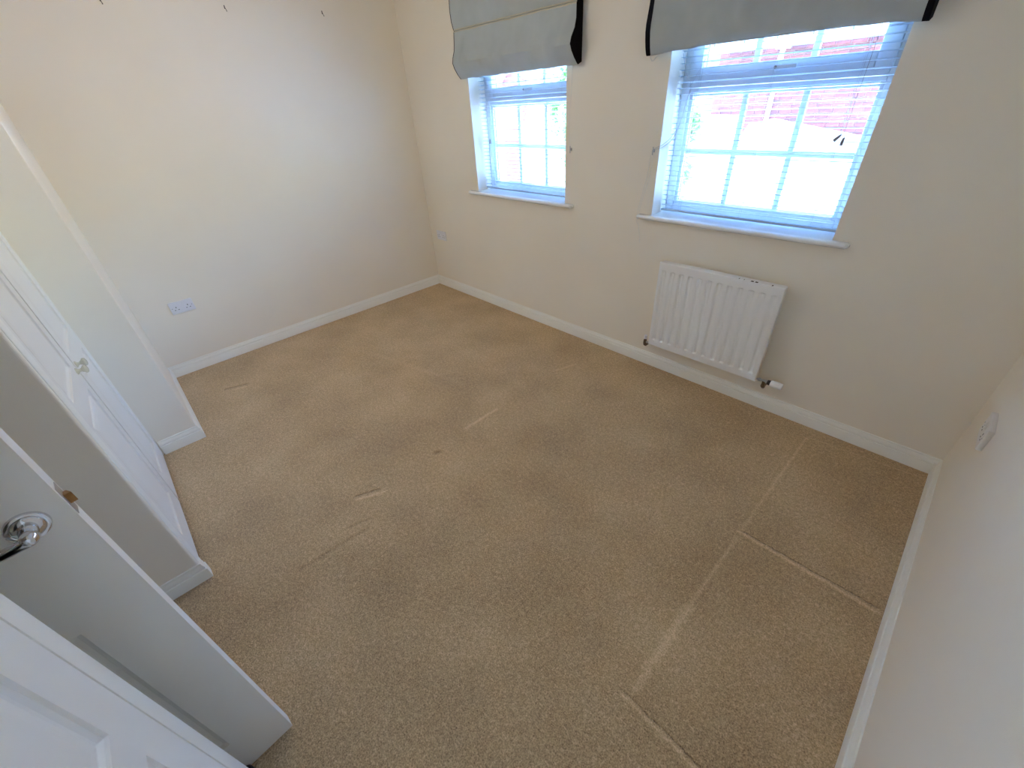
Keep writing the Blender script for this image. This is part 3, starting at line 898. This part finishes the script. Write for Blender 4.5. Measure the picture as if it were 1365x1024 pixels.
em = mat('fill_bulb', (0.9, 0.88, 0.84), 0.3)
em.node_tree.nodes['Principled BSDF'].inputs['Emission Color'].default_value = (1, 0.88, 0.70, 1)
em.node_tree.nodes['Principled BSDF'].inputs['Emission Strength'].default_value = 2.0
MB().lathe([(0.0005, -0.185), (0.018, -0.182), (0.032, -0.165), (0.035, -0.145), (0.028, -0.120), (0.015, -0.098), (0.014, -0.085), (0.0005, -0.085)], 20).build('bulb', em, lr, smooth=True)

# ------------------------------------------------------------------ outside
gd = MB(); gd.box((-40, TH, -3.0), (40, 45, -2.7)); struct(gd.build('ground', M['paving']))

HY = 8.0
hs = empty('brick_house', (1.5, HY, -2.7))
tag(hs, 'red brick house opposite, shaded upper wall and white gutter, seen through the right window', 'house')
def hp(p): return (p[0] - 1.5, p[1] - HY, p[2] + 2.7)
def hbox(mb, a, b, bev=0): mb.box(hp(a), hp(b), bev)
HX0, HX1, HZT = -0.98, 6.5, 2.10
wl = MB(); hbox(wl, (HX0 + .01, HY + 0.012, -2.7), (HX1, HY + 5, HZT + 0.2)); wl.build('wall', M['mortar'], hs)
bl, bh, mt = 0.215, 0.065, 0.010
def brick_me(name, m, l_):
    mb = MB(); mb.box((-l_ / 2, -0.006, -bh / 2), (l_ / 2, 0.02, bh / 2), 0.003, 1)
    o = mb.build(name, m); me = o.data; bpy.data.objects.remove(o); return me
bm_a, bm_b = brick_me('brick', M['brick'], bl), brick_me('brick', M['brick2'], bl)
rest = MB()
rows = int((HZT - (-2.7)) / (bh + mt))
cnt = 0
rnd = random.Random(5)
for r_ in range(rows):
    z = HZT - (r_ + 0.5) * (bh + mt)
    x = HX0 + bl / 2 + (0 if r_ % 2 else -(bl + mt) / 2 + 0.06)
    while x < HX1:
        xa = max(x - bl / 2, HX0)
        if xa - (x - bl / 2) < 0.14:
            if z > 0.55 and x < 2.2 and cnt < 300 and xa == x - bl / 2:
                same('brick', bm_a if rnd.random() < 0.62 else bm_b, hs, hp((x, HY + rnd.uniform(-0.0015, 0.0015), z)))
                cnt += 1
            elif x < 4.5 or r_ % 1 == 0:
                rest.box(hp((xa, HY - 0.006, z - bh / 2)), hp((min(x + bl / 2, HX1), HY + 0.012, z + bh / 2)))
        x += bl + mt
ro = rest.build('brickwork', M['brick'], hs); ro['kind'] = 'stuff'
ev = MB(); hbox(ev, (HX0 - 0.15, HY - 0.42, HZT), (HX1 + 0.2, HY + 0.02, HZT + 0.025), 0.003); hbox(ev, (HX0 - 0.15, HY - 0.44, HZT - 0.01), (HX1 + 0.2, HY - 0.42, HZT + 0.18), 0.003)
ev.build('fascia', M['render'], hs)
gt = MB()
gp = [(0.055 * math.cos(a), -0.055 * math.sin(a)) for a in [PI * k / 8 for k in range(9)]] + [(-0.050 * math.cos(a), -0.050 * math.sin(a)) for a in [PI * k / 8 for k in range(9)]]
gt.rings([[hp((x, HY - 0.50 + u, HZT + 0.13 + v)) for u, v in gp] for x in (HX0 - 0.2, HX1 + 0.2)])
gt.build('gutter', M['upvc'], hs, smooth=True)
for k in range(9):
    x = HX0 + 0.1 + 0.55 * k
    MB().box(hp((x - 0.012, HY - 0.57, HZT + 0.06)), hp((x + 0.012, HY - 0.43, HZT + 0.13)), 0.003).build('gutter_bracket', M['dark'], hs)
# tiled roof, courses as steps
for k in range(7):
    y0 = HY - 0.50 + 0.30 * k; z0 = HZT + 0.17 + 0.20 * k
    rfm = MB()
    rfm.rings([[hp((x, y0, z0)), hp((x, y0, z0 + 0.03)), hp((x, y0 + 0.36, z0 + 0.27)), hp((x, y0 + 0.36, z0 + 0.24))] for x in (HX0 - 0.2, HX1 + 0.2)])
    rfm.build('roof_tile_course', M['tile'], hs)
dp = MB()
dp.tube([hp((0.34, HY - 0.50, HZT + 0.08)), hp((0.34, HY - 0.50, HZT - 0.02)), hp((0.30, HY - 0.42, HZT - 0.14)), hp((0.20, HY - 0.10, HZT - 0.38)), hp((0.19, HY - 0.06, HZT - 0.48)), hp((0.19, HY - 0.06, -2.7))], 0.042, 12)
dp.box(hp((0.24, HY - 0.60, HZT - 0.06)), hp((0.44, HY - 0.42, HZT + 0.10)), 0.01)
dp.build('downpipe', M['upvc'], hs, smooth=True)

# pale rendered outbuildings in front of it
ob = empty('outbuilding', (1.2, 6.6, -2.7))
tag(ob, 'pale rendered outbuilding with sloping roof before the brick house', 'outbuilding')
def prism(root, prof, y0, y1, name, m):
    ox_, oy_, oz_ = root.location
    mb = MB(); mb.rings([[(x - ox_, y - oy_, z - oz_) for x, z in prof] for y in (y0, y1)])
    return mb.build(name, m, root)
prism(ob, [(0.02, -2.7), (3.4, -2.7), (3.4, 0.42), (0.52, 0.98), (0.02, 0.10)], 6.4, 7.3, 'wall', M['render'])
prism(ob, [(0.00, 0.10), (0.52, 1.02), (3.5, 0.46), (3.5, 0.42), (0.53, 0.97), (0.03, 0.08)], 6.25, 7.4, 'roof', M['render'])
oc = empty('outbuilding', (-1.0, 6.6, -2.7))
tag(oc, 'pale square outbuilding left of the sloping one, behind the tree', 'outbuilding')
prism(oc, [(-2.6, -2.7), (-0.20, -2.7), (-0.12, 1.02), (-2.6, 1.10)], 6.4, 7.4, 'wall', M['render'])
prism(oc, [(-2.65, 1.10), (-0.08, 1.02), (-0.08, 1.08), (-2.65, 1.16)], 6.35, 7.45, 'roof', M['render'])
# white house further left, seen through the left window
wh = empty('white_house', (-6.2, 9.0, -2.7))
tag(wh, 'white rendered house with brick edge, seen through the left window', 'house')
prism(wh, [(-8.2, -2.7), (-4.1, -2.7), (-4.1, 2.1), (-6.0, 4.2), (-8.2, 2.2)], 9.0, 14.0, 'wall', M['render'])
prism(wh, [(-9.4, -2.7), (-7.85, -2.7), (-7.75, 0.6), (-7.35, 1.6), (-7.55, 2.4), (-9.4, 2.4)], 8.9, 14.0, 'brick_wing', M['brick'])
prism(wh, [(-6.05, 4.25), (-3.9, 1.98), (-3.9, 1.90), (-6.05, 4.10), (-8.5, 2.02), (-8.5, 2.12)], 8.8, 14.2, 'roof', M['tile'])
fnc = empty('garden_wall', (-5.5, 6.6, -2.7))
tag(fnc, 'pale garden wall with a pinkish coping below the white house', 'garden wall')
prism(fnc, [(-9.0, -2.7), (-3.75, -2.7), (-3.75, -0.75), (-9.0, -0.75)], 6.6, 6.8, 'wall', M['render'])
prism(fnc, [(-9.0, -0.75), (-3.72, -0.75), (-3.72, -0.70), (-9.0, -0.70)], 6.56, 6.84, 'coping', M['brick'])

def tree(name, base, zc, rad, n, label, m, seed, cat='tree'):
    rnd = random.Random(seed)
    root = empty(name, base)
    tag(root, label, cat)
    h = zc - base[2]
    tk = MB(); tk.tube([(0, 0, 0), (0.05, 0, h * 0.35), (-0.03, 0.04, h * 0.7), (0.02, 0, h)], [0.07, 0.055, 0.045, 0.02], 8)
    for k in range(7):
        a = rnd.uniform(0, 2 * PI); zz = h * rnd.uniform(0.45, 0.95)
        tk.tube([(0, 0, zz), (rad[0] * .4 * math.cos(a), rad[1] * .4 * math.sin(a), zz + .15), (rad[0] * .8 * math.cos(a), rad[1] * .8 * math.sin(a), zz + .35)], [0.025, 0.015, 0.006], 6)
    tk.build('trunk', M['bark'], root, smooth=True)
    cr_ = MB()
    cl_ = [(rnd.gauss(0, .45), rnd.gauss(0, .45), rnd.gauss(0, .5)) for _ in range(26)]
    for k in range(n):
        c0 = rnd.choice(cl_)
        p = Vector((c0[0] * rad[0] + rnd.gauss(0, .16) * rad[0], c0[1] * rad[1] + rnd.gauss(0, .16) * rad[1], h + c0[2] * rad[2] + rnd.gauss(0, .14) * rad[2]))
        a = Vector((rnd.gauss(0, 1), rnd.gauss(0, 1), rnd.gauss(0, .6))).normalized()
        b = a.cross(Vector((rnd.gauss(0, 1), rnd.gauss(0, 1), rnd.gauss(0, 1)))).normalized()
        s1, s2 = rnd.uniform(.035, .065), rnd.uniform(.018, .030)
        vv = [cr_.bm.verts.new(q) for q in (p - a * s1, p - a * s1 * .1 + b * s2, p + a * s1, p - a * s1 * .1 - b * s2)]
        cr_.bm.faces.new(vv)
    co = cr_.build('foliage', m, root); co['kind'] = 'stuff'
    return root
tree('garden_tree', (-0.06, 5.1, -2.7), 1.25, (0.24, 0.30, 0.75), 2200, 'leafy green tree at the left edge of the right window', M['leaf2'], 3)
tree('garden_tree', (-2.78, 5.6, -2.7), 1.0, (0.30, 0.4, 1.6), 2600, 'green tree at the right edge of the left window', M['leaf'], 8)
